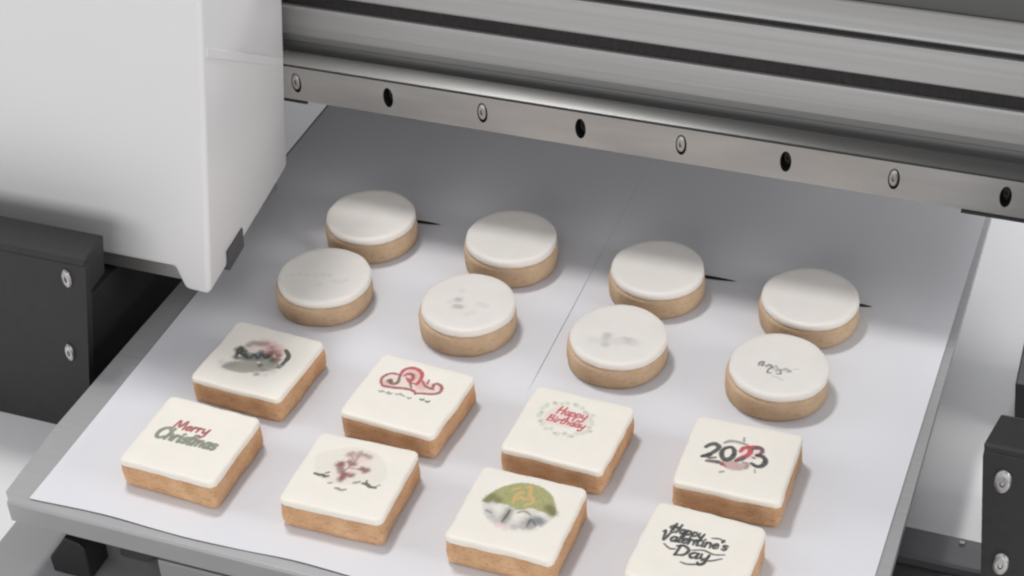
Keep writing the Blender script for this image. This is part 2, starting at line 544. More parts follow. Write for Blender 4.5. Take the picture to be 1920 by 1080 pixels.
# slanting moulded rib across the right side
bm = hull8([(-26.5, 101, 163.0), (-21.9, 101, 163.0), (-44.5, 211, 92.0), (-51.5, 211, 92.0)],
           [(-26.5, 101, 168.6), (-21.2, 101, 168.6), (-43.9, 211, 98.0), (-51.5, 211, 98.0)])
bevel(bm, 0.5, 2)
link('moulded_rib', bm, 'white_cover', cover)
link('head_plate', box(-300, -57.5, 99.5, 205, 24.8, 33.5, 0.4, 1), 'rail', carriage)
link('print_head', hull8([(-80, 120, 19.6), (-41.5, 120, 19.6), (-44, 142, 19.6), (-80, 142, 19.6)],
                         [(-80, 120, 32), (-40.4, 120, 32), (-43.2, 142, 32), (-80, 142, 32)]), 'dark_bar', carriage)
link('nozzle_plate', box(-78, -50, 156, 196, 20.5, 24.6, 0.3, 1), 'rail', carriage)


# ------------------------------------------------------------------ cookies
def rounded_rect(w, d, r, n=9):
    pts = []
    for cx, cy, a0 in ((w / 2 - r, d / 2 - r, 0), (-w / 2 + r, d / 2 - r, 90), (-w / 2 + r, -d / 2 + r, 180), (w / 2 - r, -d / 2 + r, 270)):
        for i in range(n):
            a = math.radians(a0 + 90 * i / (n - 1))
            pts.append((cx + r * math.cos(a), cy + r * math.sin(a)))
    out = []                                           # subdivide the straight sides
    for i, p in enumerate(pts):
        q = pts[(i + 1) % len(pts)]
        out.append(p)
        L = math.hypot(q[0] - p[0], q[1] - p[1])
        k = int(L / 2.0)
        for s in range(1, k):
            out.append((p[0] + (q[0] - p[0]) * s / k, p[1] + (q[1] - p[1]) * s / k))
    return out


def circle(r, n=84):
    return [(r * math.cos(2 * math.pi * i / n), r * math.sin(2 * math.pi * i / n)) for i in range(n)]


def stack(outline, layers, seed, rough, wave=0.0, top_noise=0.0):
    """outline lofted through (height, inset) layers and closed; edges wander a little, as baked dough and icing do"""
    bm = bmesh.new()
    rings = []
    for k, (z, inset) in enumerate(layers):
        ring = []
        for (x, y) in outline:
            L = math.hypot(x, y)
            n1 = noise.noise(Vector((x * 0.11 + seed, y * 0.11, z * 0.16 + seed)))
            n2 = noise.noise(Vector((x * 0.45 + seed, y * 0.45, z * 0.5)))
            s = max(0.02, (L - inset + rough * (n1 * 0.9 + n2 * 0.35 + 1.1 * noise.noise(Vector((x * 0.045 + seed * 1.7, y * 0.045, seed))))) / L) if inset < L else 0.02
            zz = z + (wave * noise.noise(Vector((x * 0.13 + seed * 2, y * 0.13, 3.3))) if k in (0,) and wave else 0)
            zz += top_noise * noise.noise(Vector((x * s * 0.09 + seed, y * s * 0.09, 9.1))) if k >= len(layers) - 4 else 0
            ring.append(bm.verts.new((x * s * MM, y * s * MM, zz * MM)))
        rings.append(ring)
    n = len(outline)
    for r0, r1 in zip(rings, rings[1:]):
        for i in range(n):
            j = (i + 1) % n
            bm.faces.new((r0[i], r0[j], r1[j], r1[i]))
    bm.faces.new(rings[0][::-1])
    bm.faces.new(rings[-1])
    return bm


SQ_TOP, RD_TOP = 15.7, 16.6


class Canvas:
    """flat print, composed in millimetres on the icing: soft strokes, dabs and patches laid over one another"""
    STEP = 0.2

    def __init__(self, half=22.0):
        n = int(2 * half / self.STEP) + 1
        self.ax = np.linspace(-half, half, n)
        self.x, self.y = np.meshgrid(self.ax, self.ax)
        self.rgb = np.zeros((n, n, 3))
        self.a = np.zeros((n, n))
        rng = np.random.default_rng(5)
        g = rng.random((n, n))
        for _ in range(3):
            g = (g + np.roll(g, 1, 0) + np.roll(g, -1, 0) + np.roll(g, 1, 1) + np.roll(g, -1, 1)) / 5
        self.grain = (g - g.mean()) / g.std()

    def over(self, sl, cover, ink):
        cover = np.clip(cover * (1 + 0.05 * self.grain[sl]), 0, 1)
        a0 = self.a[sl]
        a1 = cover + a0 * (1 - cover)
        w = np.where(a1 > 1e-6, cover / np.maximum(a1, 1e-6), 0)[..., None]
        self.rgb[sl] = self.rgb[sl] * (1 - w) + np.array(INKS[ink]) * w
        self.a[sl] = a1

    def window(self, pts, pad):
        p = np.array([(q[0], q[1]) for q in pts])
        i0, j0 = np.searchsorted(self.ax, p.min(0) - pad)
        i1, j1 = np.searchsorted(self.ax, p.max(0) + pad)
        return (slice(max(0, j0 - 1), j1 + 1), slice(max(0, i0 - 1), i1 + 1))

    def stroke(self, pts, w, ink, cover=0.93, soft=0.32):
        p = smooth_curve(pts)
        sl = self.window(p, w + 1)
        X, Y = self.x[sl], self.y[sl]
        best = np.full(X.shape, 1e9)
        n = len(p) - 1
        for i in range(n):
            a, b = p[i], p[i + 1]
            d = b - a
            L2 = max(d.dot(d), 1e-9)
            t = np.clip(((X - a.x) * d.x + (Y - a.y) * d.y) / L2, 0, 1)
            u = (i + 0.5) / n
            half = 0.5 * w * (0.72 + 0.28 * math.sin(math.pi * u)) * (1 + 0.2 * noise.noise(Vector((a.x * 0.9, a.y * 0.9, w))))
            best = np.minimum(best, np.hypot(X - a.x - t * d.x, Y - a.y - t * d.y) - half)
        self.over(sl, cover * np.clip(0.5 - best / (2 * soft), 0, 1), ink)

    def dab(self, x, y, r, ink, cover=0.85):
        sl = self.window([(x, y)], 2 * r + 0.5)
        X, Y = self.x[sl], self.y[sl]
        d = np.hypot(X - x, Y - y) * (1 + 0.12 * self.grain[sl]) / r
        self.over(sl, cover * np.exp(-1.3 * d ** 3), ink)

    def patch(self, pts, ink, cover=0.85, soft=0.5):
        p = smooth_curve(list(pts) + [pts[0]], True)
        sl = self.window(p, 2)
        X, Y = self.x[sl], self.y[sl]
        inside = np.zeros(X.shape, bool)
        best = np.full(X.shape, 1e9)
        for a, b in zip(p, p[1:]):
            d = b - a
            t = np.clip(((X - a.x) * d.x + (Y - a.y) * d.y) / max(d.dot(d), 1e-9), 0, 1)
            best = np.minimum(best, np.hypot(X - a.x - t * d.x, Y - a.y - t * d.y))
            if abs(d.y) > 1e-9:
                hit = ((a.y > Y) != (b.y > Y)) & (X < a.x + d.x * (Y - a.y) / d.y)
                inside ^= hit
        sd = np.where(inside, -best, best) + 0.15 * self.grain[sl]
        self.over(sl, cover * np.clip(0.5 - sd / (2 * soft), 0, 1), ink)

    def mesh(self, name, z, material, parent):
        ys, xs = np.where(self.a > 0.01)
        if not len(ys):
            return None
        j0, j1, i0, i1 = ys.min() - 3, ys.max() + 4, xs.min() - 3, xs.max() + 4
        j0, i0 = max(j0, 0), max(i0, 0)
        sub = (slice(j0, j1), slice(i0, i1))
        X, Y = self.x[sub], self.y[sub]
        h, w = X.shape
        Z = np.full((h, w), z)                          # the rim dips into the icing, so no edge of the film shows
        for k, dz in ((0, 0.035),):
            Z[k, :] -= dz
            Z[-1 - k, :] -= dz
            Z[:, k] -= dz
            Z[:, -1 - k] -= dz
        co = np.stack([X.ravel() * MM, Y.ravel() * MM, Z.ravel() * MM], 1)
        idx = np.arange(h * w).reshape(h, w)
        f = np.stack([idx[:-1, :-1], idx[:-1, 1:], idx[1:, 1:], idx[1:, :-1]], -1).reshape(-1, 4)
        me = bpy.data.meshes.new(name)
        me.from_pydata(co.tolist(), [], f.tolist())
        at = me.color_attributes.new('print', 'FLOAT_COLOR', 'POINT')
        col = np.concatenate([self.rgb[sub].reshape(-1, 3), self.a[sub].reshape(-1, 1)], 1).astype(np.float32)
        at.data.foreach_set('color', col.ravel())
        me.materials.append(M[material])
        o = bpy.data.objects.new(name, me)
        COL.objects.link(o)
        o.parent = parent
        return o


def smooth_curve(pts, closed=False):
    p = [Vector(q) for q in pts]
    if len(p) < 3:
        return [p[0], p[0].lerp(p[1], 0.5), p[1]]
    ext = [2 * p[0] - p[1]] + p + [2 * p[-1] - p[-2]]
    if closed or (p[0] - p[-1]).length < 1e-6:
        ext = [p[-2]] + p + [p[1]]
    out = []
    for i in range(1, len(ext) - 2):
        a, b, c, d = ext[i - 1:i + 3]
        for s in range(5):
            t = s / 5
            out.append(0.5 * ((2 * b) + (c - a) * t + (2 * a - 5 * b + 4 * c - d) * t * t + (-a + 3 * b - 3 * c + d) * t ** 3))
    out.append(p[-1])
    return out


# hand-lettering strokes, unit box: x-height 1, capitals 2, descenders -1
GLYPH = {
    'H': (1.5, [[(0.15, 0), (0.3, 2)], [(1.1, 0), (1.25, 2)], [(0.1, 1), (1.3, 1.1)]]),
    'M': (1.9, [[(0.05, 0), (0.3, 1.9), (0.85, 0.5), (1.4, 1.95), (1.65, 0)]]),
    'V': (1.5, [[(0, 1.7), (0.3, 1.9), (0.65, 0), (1.1, 1.6), (1.5, 1.9)]]),
    'D': (1.6, [[(0.35, 1.9), (0.25, 0.05)], [(0.0, 1.7), (0.7, 1.95), (1.35, 1.3), (1.1, 0.3), (0.2, 0.0)]]),
    'B': (1.4, [[(0.25, 1.9), (0.2, 0)], [(0.1, 1.8), (0.9, 1.85), (0.9, 1.2), (0.3, 1.0), (1.1, 0.8), (1.0, 0.1), (0.15, 0)]]),
    'C': (1.6, [[(1.4, 1.6), (1.0, 2.0), (0.35, 1.6), (0.15, 0.9), (0.4, 0.15), (0.95, 0.0), (1.4, 0.4)]]),
    'a': (1.1, [[(0.85, 0.85), (0.45, 1.0), (0.1, 0.5), (0.4, 0.0), (0.8, 0.4)], [(0.88, 1.0), (0.82, 0.1), (1.1, 0.15)]]),
    'p': (1.1, [[(0.15, 1.0), (0.1, -1.0)], [(0.15, 0.7), (0.55, 1.0), (0.9, 0.5), (0.5, 0.0), (0.15, 0.2)]]),
    'y': (1.1, [[(0.1, 1.0), (0.25, 0.15), (0.75, 0.3), (0.9, 1.0)], [(0.9, 1.0), (0.75, -0.6), (0.3, -1.0), (0.1, -0.6)]]),
    'e': (0.95, [[(0.1, 0.5), (0.75, 0.6), (0.5, 1.0), (0.12, 0.6), (0.3, 0.02), (0.85, 0.2)]]),
    'r': (0.8, [[(0.15, 1.0), (0.12, 0)], [(0.15, 0.6), (0.4, 0.95), (0.75, 0.9)]]),
    'h': (1.1, [[(0.2, 2.0), (0.12, 0)], [(0.15, 0.6), (0.5, 1.0), (0.8, 0.7), (0.8, 0.0)]]),
    'i': (0.55, [[(0.2, 1.0), (0.22, 0.05), (0.5, 0.1)], [(0.2, 1.4), (0.26, 1.5)]]),
    's': (0.9, [[(0.75, 0.85), (0.4, 1.0), (0.2, 0.7), (0.65, 0.4), (0.5, 0.0), (0.1, 0.12)]]),
    't': (0.8, [[(0.35, 1.7), (0.25, 0.1), (0.7, 0.1)], [(0.0, 1.1), (0.7, 1.15)]]),
    'm': (1.6, [[(0.12, 1.0), (0.1, 0)], [(0.12, 0.7), (0.45, 1.0), (0.7, 0.6), (0.7, 0)], [(0.72, 0.7), (1.05, 1.0), (1.3, 0.6), (1.35, 0)]]),
    'n': (1.1, [[(0.12, 1.0), (0.1, 0)], [(0.12, 0.7), (0.5, 1.0), (0.8, 0.6), (0.85, 0)]]),
    'l': (0.6, [[(0.1, 0.2), (0.5, 1.7), (0.3, 1.9), (0.2, 0.2), (0.55, 0.1)]]),
    'd': (1.1, [[(0.8, 0.8), (0.45, 1.0), (0.1, 0.5), (0.4, 0.0), (0.8, 0.3)], [(0.9, 2.0), (0.82, 0.1), (1.1, 0.1)]]),
    "'": (0.4, [[(0.25, 2.0), (0.12, 1.5)]]),
}


def lettering(cv, text, x0, y0, width, unit, weight, ink, rise=0.0, slant=0.18):
    total = sum(GLYPH[c][0] for c in text)
    sx = width / total
    x = 0.0
    for c in text:
        adv, strokes = GLYPH[c]
        for st in strokes:
            pts = []
            for (gx, gy) in st:
                lx = (x + gx) * sx + gy * unit * slant
                ly = gy * unit
                pts.append((x0 + lx * math.cos(rise) - ly * math.sin(rise), y0 + lx * math.sin(rise) + ly * math.cos(rise)))
            cv.stroke(pts, weight, ink, 0.95, 0.24)
        x += adv



PRINTS = {
    'S1': [
        ('p', 'olive_l', [(-13.8, -11.3), (-10.4, -6.3), (-2.3, -1.2), (6.1, 1.6), (11.5, 0.7), (11.8, -5.0), (4.7, -8.5), (-1.8, -12.1), (-8.4, -12.6)]),
        ('p', 'palepink', [(-10.4, 7.6), (-7.3, 12.6), (-0.7, 15.1), (7.2, 12.5), (11.0, 7.1), (5.5, 5.1), (-2.8, 4.5), (-7.4, 3.6)]),
        ('p', 'grey', [(-11.7, -3.1), (-13.8, 2.5), (-11.4, 5.6), (-6.1, 3.3), (-0.4, 5.4), (4.7, 5.7), (8.4, 2.0), (0.8, -1.7), (-7.7, -4.0)]),
        ('d3.86', 'olive_l', [(-7.4, -8.5), (-3.3, -7.8), (0.1, -5.7), (3.5, -4.0), (6.8, -2.3)]),
        ('d3.03', 'grey', [(-12.3, -9.9), (8.1, -0.5), (-9.4, -8.1)]),
        ('d2.21', 'palest', [(-16.3, -8.6), (11.9, -5.7), (9.3, -9.2)]),
        ('d3.58', 'palepink', [(-4.2, 12.1), (0.8, 12.7), (5.5, 11.0)]),
        ('d2.34', 'pink', [(3.5, 10.3), (1.5, 8.2), (7.1, 9.1)]),
        ('d2.15', 'rosy', [(-1.9, 12.1), (1.9, 10.5), (5.3, 8.0)]),
        ('d2.15', 'taupe', [(-9.9, 8.2), (-8.7, 10.4), (-6.2, 10.7), (-4.2, 11.3)]),
        ('d2.15', 'dark', [(-13.5, 3.0), (-11.2, -2.4), (-6.7, -0.7), (-0.9, 5.3), (4.1, 4.6), (7.3, 2.0)]),
        ('d1.71', 'char', [(-12.6, 4.9), (-11.0, 0.6), (-9.6, 2.9), (-8.0, 0.9), (2.2, 3.8), (3.7, 3.2)]),
        ('d2.70', 'teal', [(-3.8, 0.4), (-1.9, 1.5), (0.4, 1.5)]),
        ('d2.37', 'maroon', [(8.2, 6.1), (9.5, 2.8), (3.8, 6.6)]),
        ('s2.56', 'char', [(10.0, 11.0), (13.1, 8.0), (13.9, 4.9), (13.6, 1.1)]),
        ('d1.57', 'dark', [(13.5, 0.6), (13.0, -1.7), (3.5, -4.0), (-5.1, -0.5)]),
        ('d1.65', 'grey', [(6.5, -6.6), (5.2, -10.4)]),
        ('d0.94', 'white', [(-4.3, 7.4), (1.6, -2.2), (-10.2, -0.8), (11.3, 5.7), (-5.0, 6.2)]),
        ('s1.35', 'char', [(-11.5, -1.3), (-13.0, 3.3), (-11.4, 4.3), (-10.5, 0.8), (-7.5, 0.3), (-5.1, -1.4)]),
        ('s1.22', 'char', [(-3.8, -0.9), (-3.5, 2.6), (-0.4, 0.4), (-0.1, 3.9), (3.4, 1.8), (4.3, 4.7)]),
    ],
    'S2': [
        ('p', 'palepink', [(-14.8, 2.1), (-16.2, 6.2), (-13.7, 10.1), (-9.6, 10.2), (-9.1, 15.1), (-5.5, 17.7), (-1.3, 16.7), (0.5, 12.0), (2.4, 11.6), (6.0, 11.6), (10.0, 11.0), (13.0, 9.7), (12.7, 5.7), (7.7, 3.3), (2.7, 2.5), (-1.9, 3.2), (-8.7, 1.9)]),
        ('d3.24', 'pink', [(-5.0, 14.2), (-1.3, 13.1), (2.1, 8.7), (4.4, 7.4), (-13.4, 2.6)]),
        ('s1.56', 'brickred', [(-14.6, 1.1), (-16.2, 2.9), (-17.2, 6.1), (-16.0, 9.2), (-13.9, 10.9), (-11.3, 11.1), (-9.8, 10.9)]),
        ('s2.21', 'red', [(-9.5, 10.6), (-10.0, 13.9), (-8.8, 16.7), (-5.8, 18.3), (-2.3, 17.6), (0.1, 15.4), (1.2, 11.5), (0.9, 7.8)]),
        ('s1.82', 'brickred', [(-7.7, 11.3), (-6.9, 13.1), (-4.7, 13.7), (-3.2, 12.4), (-2.6, 9.7), (-4.6, 10.0)]),
        ('s1.30', 'brown', [(-3.0, 9.2), (-2.2, 7.0), (-0.4, 4.5)]),
        ('s1.95', 'brown', [(-13.5, 5.1), (-12.5, 6.2), (-11.2, 4.1), (-9.3, 4.2), (-8.5, 6.3), (-9.5, 9.6)]),
        ('d1.62', 'brown', [(-12.7, 5.0)]),
        ('s1.82', 'brickred', [(-14.2, 0.8), (-12.6, 0.9), (-8.4, 1.5), (-4.1, 2.6), (-0.4, 3.0), (2.3, 2.4), (3.4, 1.1)]),
        ('s1.82', 'brickred', [(8.6, 7.3), (9.4, 8.7), (8.9, 10.2), (9.9, 11.7), (12.3, 11.2), (13.8, 9.3), (14.1, 6.6), (12.7, 4.8), (10.0, 3.5), (5.7, 2.4), (3.5, 1.3)]),
        ('s1.43', 'brickred', [(2.5, 11.0), (5.1, 8.4), (8.6, 7.3), (10.5, 7.3)]),
        ('s1.17', 'brickred', [(5.6, 10.0), (5.2, 12.8)]),
        ('s1.17', 'red', [(-6.1, 10.5), (-3.4, 8.0), (0.1, 7.8)]),
        ('s1.04', 'grey', [(-14.3, -3.1), (-13.1, -3.7), (-12.6, -2.7), (-11.2, -3.2)]),
        ('s1.17', 'grey', [(-9.9, -3.7), (-9.4, -2.6), (-8.3, -3.6), (-7.5, -2.6)]),
        ('s1.04', 'grey', [(-5.6, -2.4), (-4.2, -2.5), (-3.5, -1.5), (-2.0, -2.2), (-0.7, -2.3)]),
        ('s1.04', 'grey', [(0.9, -2.5), (2.1, -3.1), (2.7, -2.1)]),
        ('s1.17', 'dark', [(7.4, -1.5), (8.6, -1.9), (9.0, -0.9)]),
        ('s1.17', 'dark', [(10.3, -1.8), (11.6, -2.2), (12.2, -1.1)]),
    ],
    'S3': [
        ('p', 'palepink', [(-13.6, 7.3), (-8.7, 12.5), (-0.4, 11.5), (5.8, 10.3), (7.5, 2.5), (1.8, -0.2), (-6.9, -1.1), (-11.9, -1.2)]),
        ('d1.52', 'palegreen', [(8.8, 7.6), (9.3, 3.0), (9.2, 0.2), (5.0, -2.9), (2.7, -5.7), (-3.2, -6.2), (-7.4, -3.8), (-12.4, -2.1), (-14.1, 0.0), (-15.9, 4.4), (-16.5, 8.3), (-15.2, 11.8), (-11.5, 13.5), (-6.3, 15.7), (-1.5, 15.7), (3.6, 12.8), (7.9, 11.7), (9.7, 5.7), (7.5, -1.7), (-0.2, -4.9), (-9.7, -4.3), (-16.2, 2.8), (-15.4, 10.3), (-8.8, 14.6), (1.5, 15.0), (7.6, 9.1)]),
        ('d1.10', 'faint', [(10.8, 0.9), (3.8, -5.6), (-4.6, -6.1), (-14.2, -0.4), (-15.8, 5.8), (-12.4, 14.2), (-2.8, 16.4), (5.4, 11.8)]),
        ('d0.98', 'pink', [(9.3, 3.0), (-0.2, -4.9), (-14.1, 0.0), (-12.4, 14.2), (3.6, 12.8)]),
    ],
    'S4': [
        ('p', 'greypink', [(-6.6, -4.8), (-3.4, -2.4), (0.3, -3.0), (5.4, -2.8), (5.5, -5.9), (0.7, -8.6), (-4.2, -7.9)]),
        ('p', 'palepink', [(-0.4, 4.6), (2.2, 8.6), (7.8, 9.9), (11.4, 5.4), (6.5, 0.4), (1.8, 0.3)]),
        ('s1.84', 'grey', [(-8.6, 8.2), (-6.5, 10.0), (-3.0, 10.5), (1.9, 9.9)]),
        ('s1.15', 'grey', [(-0.2, 11.8), (-0.7, 14.2)]),
        ('s2.53', 'ink', [(-16.2, 2.9), (-14.8, 5.0), (-12.5, 6.2), (-10.5, 4.9), (-10.8, 2.5), (-12.7, -0.3), (-16.3, -3.7)]),
        ('s1.84', 'ink', [(-16.3, -3.7), (-13.9, -2.8), (-12.4, -1.3)]),
        ('s2.30', 'plum', [(-13.5, -6.0), (-10.4, -5.5), (-7.6, -5.4), (-6.1, -6.4)]),
        ('s1.49', 'plum', [(-13.1, -4.0), (-10.2, -2.7)]),
        ('s2.64', 'ink', [(-6.3, 5.6), (-8.0, 3.7), (-8.0, 0.1), (-6.2, -2.6), (-4.4, -2.3), (-2.8, -0.1), (-2.8, 3.8), (-4.4, 6.0), (-6.3, 5.6)]),
        ('s2.53', 'red', [(-0.2, 4.7), (0.7, 7.2), (2.8, 8.1), (4.3, 5.7), (3.2, 2.5), (0.7, -0.0), (-0.6, -2.0)]),
        ('s2.30', 'plum', [(-0.6, -2.0), (1.5, -0.5), (2.4, 0.9)]),
        ('s2.30', 'red', [(3.1, 8.9), (5.4, 9.3), (7.6, 9.8)]),
        ('s1.61', 'brickred', [(6.5, 8.5), (8.3, 9.0)]),
        ('s2.07', 'plum', [(4.8, 7.6), (6.7, 9.7), (9.0, 8.9), (9.3, 6.5), (7.7, 4.2)]),
        ('s2.64', 'ink', [(7.7, 4.2), (10.5, 4.1), (12.3, 1.8), (11.7, -1.6), (9.4, -3.0), (6.6, -1.8)]),
        ('s1.72', 'grey', [(2.7, -2.2), (4.9, -2.6), (4.7, -5.4)]),
        ('s1.38', 'grey', [(-5.8, -11.5), (-4.4, -10.7)]),
        ('s1.03', 'red', [(-6.5, -5.1), (-4.4, -7.2)]),
        ('s0.80', 'grey', [(8.9, -5.2), (9.5, -7.4)]),
        ('s1.15', 'plum', [(6.0, 2.4), (7.1, 2.0)]),
    ],
    'S5': [
    ],
    'S6': [
        ('p', 'beige', [(-20.1, 8.4), (-13.5, 14.3), (-4.0, 18.3), (6.1, 17.0), (13.1, 11.4), (16.4, 4.8), (15.1, -1.2), (5.9, -5.2), (-4.2, -7.0), (-13.0, -5.6), (-18.0, 0.5)]),
        ('d3.30', 'palepink', [(-6.2, 4.0), (-3.5, 7.9), (-0.4, 9.6), (-3.2, -0.4), (-0.2, 1.3), (4.8, 5.0), (-0.1, 12.8), (3.1, 13.1), (-4.3, 12.4)]),
        ('s1.08', 'taupe', [(-3.0, -4.1), (-3.9, -0.2), (-2.8, 4.3), (-1.3, 9.0), (-0.7, 14.2), (3.8, 13.9)]),
        ('s0.94', 'taupe', [(-2.8, 4.3), (1.2, 4.7), (5.2, 4.8)]),
        ('s0.94', 'taupe', [(-1.3, 9.0), (-4.0, 11.7), (-6.0, 13.0)]),
        ('d2.01', 'mauve', [(-6.6, 6.2), (-7.9, 4.7), (-6.1, 3.0), (-4.9, 0.9), (-3.1, -4.0), (-2.6, -1.0)]),
        ('d1.59', 'maroon', [(-2.6, 0.0), (-2.5, -2.5), (-6.8, 5.4)]),
        ('d1.59', 'mauve', [(-3.7, 8.3), (-2.5, 6.8), (-0.8, 7.2), (-0.2, -0.4), (1.0, 0.2), (3.6, 5.5), (5.8, 4.2), (6.5, 5.4), (4.7, 5.4)]),
        ('d1.77', 'taupe', [(-5.8, 12.7), (-4.4, 13.9), (-1.5, 12.9), (-1.1, 15.2), (1.7, 14.4), (4.0, 13.8)]),
        ('s1.89', 'dark', [(-16.2, -3.6), (-13.8, -3.9), (-12.0, -3.6), (-10.9, -4.2), (-9.5, -3.5)]),
        ('s1.08', 'dark', [(-11.3, -2.0), (-10.1, -1.0)]),
        ('s1.89', 'dark', [(7.9, -3.4), (10.1, -3.5), (11.8, -4.5), (14.5, -4.4)]),
        ('s1.08', 'dark', [(9.4, -2.6), (8.9, -1.2)]),
        ('s0.94', 'grey', [(14.4, -3.4), (15.8, -2.2)]),
        ('s1.62', 'grey', [(-3.2, -9.8), (-1.9, -9.8), (-0.0, -10.3), (1.8, -9.4)]),
        ('s1.62', 'grey', [(3.8, -4.2), (6.0, -2.9)]),
        ('s1.22', 'taupe', [(-7.4, -7.7), (-6.1, -7.1)]),
    ],
    'S7': [
        ('p', 'snow', [(-16.4, 0.8), (-4.7, 2.3), (-0.1, 0.7), (5.1, 4.1), (12.8, 2.7), (16.8, 2.5), (14.7, -3.2), (9.5, -7.7), (0.8, -10.5), (-6.3, -10.4), (-11.8, -7.5)]),
        ('p', 'green', [(-16.9, 1.2), (-16.6, 4.7), (-14.3, 10.0), (-10.3, 14.6), (-5.0, 18.2), (1.0, 19.2), (6.5, 18.2), (11.0, 15.3), (14.3, 10.8), (16.2, 6.6), (16.7, 3.3), (9.6, 3.7), (5.1, 4.3), (2.9, 2.6), (-0.2, 1.1), (-4.8, 2.7), (-9.9, 2.5), (-13.4, 2.6)]),
        ('s1.76', 'gold', [(-3.9, 4.6), (-4.0, 7.3), (-4.0, 10.2), (-2.7, 12.3), (-1.3, 12.4)]),
        ('s1.62', 'gold', [(-2.6, 7.5), (-1.5, 9.5), (0.3, 8.0)]),
        ('s1.89', 'gold', [(-1.3, 16.0), (0.5, 17.4), (1.7, 12.5), (3.8, 10.5), (4.3, 7.4), (2.1, 5.4)]),
        ('s1.49', 'gold', [(-7.0, 12.9), (-4.1, 14.8)]),
        ('s1.49', 'gold', [(0.6, 9.4), (2.1, 9.0)]),
        ('d2.45', 'moss', [(-15.3, 2.8), (-14.0, 5.7), (-10.7, 4.3), (14.4, 6.1), (15.6, 4.1), (12.6, 7.0)]),
        ('d3.14', 'stone', [(8.1, -2.9), (8.7, -6.1), (6.5, -6.5)]),
        ('d2.35', 'stone', [(-3.5, -0.1), (-3.6, -2.9), (-1.8, -3.8), (-3.5, -7.5), (-4.0, -5.4)]),
        ('s1.22', 'dark', [(-4.2, -8.1), (-3.5, -3.6), (-3.3, 0.0)]),
        ('s1.08', 'dark', [(7.4, -7.3), (7.8, -2.5), (10.8, -5.0)]),
        ('d2.29', 'white', [(1.5, -0.7), (0.4, -3.5), (10.6, 0.8), (-8.9, -0.3)]),
        ('d2.75', 'slate', [(12.1, -2.6), (10.4, -1.6)]),
        ('d2.29', 'faint', [(-9.5, -6.0), (-6.4, -8.1), (-12.1, -3.7), (5.3, -7.6), (2.0, -9.2)]),
        ('d1.96', 'palepink', [(-1.3, -11.0), (-4.9, -10.4)]),
        ('s1.35', 'stone', [(-13.3, -3.3), (-10.8, -4.1)]),
        ('s1.35', 'stone', [(0.5, -0.2), (3.3, 1.5), (6.6, 0.2)]),
    ],
    'S8': [
    ],
    'R8': [
        ('d1.42', 'faint', [(-9.0, -2.9), (-7.8, -1.7), (-4.5, -3.0), (-2.8, -4.1), (-0.6, -5.0), (1.4, -5.1), (3.5, -3.7), (5.5, -3.8)]),
        ('s.8', 'dark', [(-9.4, -4.5), (-9.3, -1.8), (-7.5, -1.0), (-8.0, -4.1), (-6.5, -3.2)]),
        ('s.9', 'dark', [(-5.7, -4.3), (-4.5, -2.1), (-2.9, -3.5), (-4.1, -6.0), (-4.0, -8.4), (-2.4, -8.0)]),
        ('s.7', 'ash', [(-2.0, -4.2), (-1.3, -2.0), (0.2, -4.3), (-0.3, -6.6)]),
        ('s.8', 'dark', [(0.4, -7.9), (2.3, -7.3), (1.4, -4.3)]),
        ('s.8', 'ash', [(2.4, -4.4), (3.8, -2.8), (5.1, -3.5), (6.8, -4.4), (4.8, -5.3)]),
        ('s.6', 'faint', [(7.5, -2.0), (10.3, -1.5)]),
        ('s.6', 'faint', [(-1.4, -9.9), (1.6, -10.5), (4.9, -12.1)]),
    ],
    'R7': [
        ('d2.79', 'faint', [(-5.0, -3.1), (-4.7, -6.3), (-4.0, -9.8), (5.8, -4.1), (8.3, -4.5), (4.0, -4.3)]),
        ('d3.24', 'palest', [(-1.8, -6.5), (0.9, -6.4), (3.0, -5.4), (-7.7, -8.7), (-11.5, -8.4), (9.7, -4.8)]),
    ],
    'R6': [
        ('d2.06', 'faint', [(-6.1, -0.5), (-4.7, -0.3), (-4.8, -5.8), (-3.3, -5.9), (-1.8, -5.8)]),
        ('d2.06', 'palest', [(6.1, -0.2), (8.1, -0.8), (10.0, -1.4), (5.5, -8.2), (3.0, -10.5), (-6.3, 6.9), (-8.7, -3.3)]),
    ],
    'R5': [  # dents in the icing, their shade put into the colour
        ('d1.85', 'palest', [(-16.1, -5.2), (-12.4, -3.7), (-8.7, -3.3), (-4.2, -2.3), (-0.1, -0.7), (3.2, -0.2), (7.8, -4.0), (11.1, -3.8), (13.4, -1.2), (1.0, -9.2)]),
    ],
}

TEXTS = {   # text, x, baseline, width, x-height, stroke weight, ink, rise
    'S3': [('Happy', -9.4, 7.4, 15.4, 2.7, 0.95, 'red', 0.03), ('Birthday', -12.0, 1.4, 19.4, 2.3, 0.9, 'red', 0.0)],
    'S5': [('Christmas', -17.8, -4.6, 32.6, 3.8, 2.1, 'leaf', 0.03), ('Merry', -12.2, 3.6, 18.6, 2.9, 1.5, 'brickred', 0.08)],
    'S8': [('Happy', -14.2, 7.4, 15.0, 2.6, 1.35, 'ink', 0.05), ("Valentine's", -17.2, 1.2, 30.0, 2.9, 1.4, 'ink', 0.12),
           ('Day', -8.8, -5.6, 16.0, 3.2, 1.55, 'ink', 0.12)],
}
SWASH = {
    'S8': [[(-2, -0.4), (3, 1.4), (8, 0.6), (12.4, 2.0)], [(4, -4.8), (8, -3.4), (12.0, -0.6)], [(-4.0, -8.6), (-1, -8.8), (3.4, -7.2), (6, -5.4)],
           [(-12, 8.4), (-14.8, 9.6), (-13.6, 11.4), (-11.4, 11.0)], [(4.4, 9.6), (7.4, 10.4), (10.2, 9.4)], [(-14.2, -0.8), (-11, -2.6), (-8.6, -2.0)]],
}


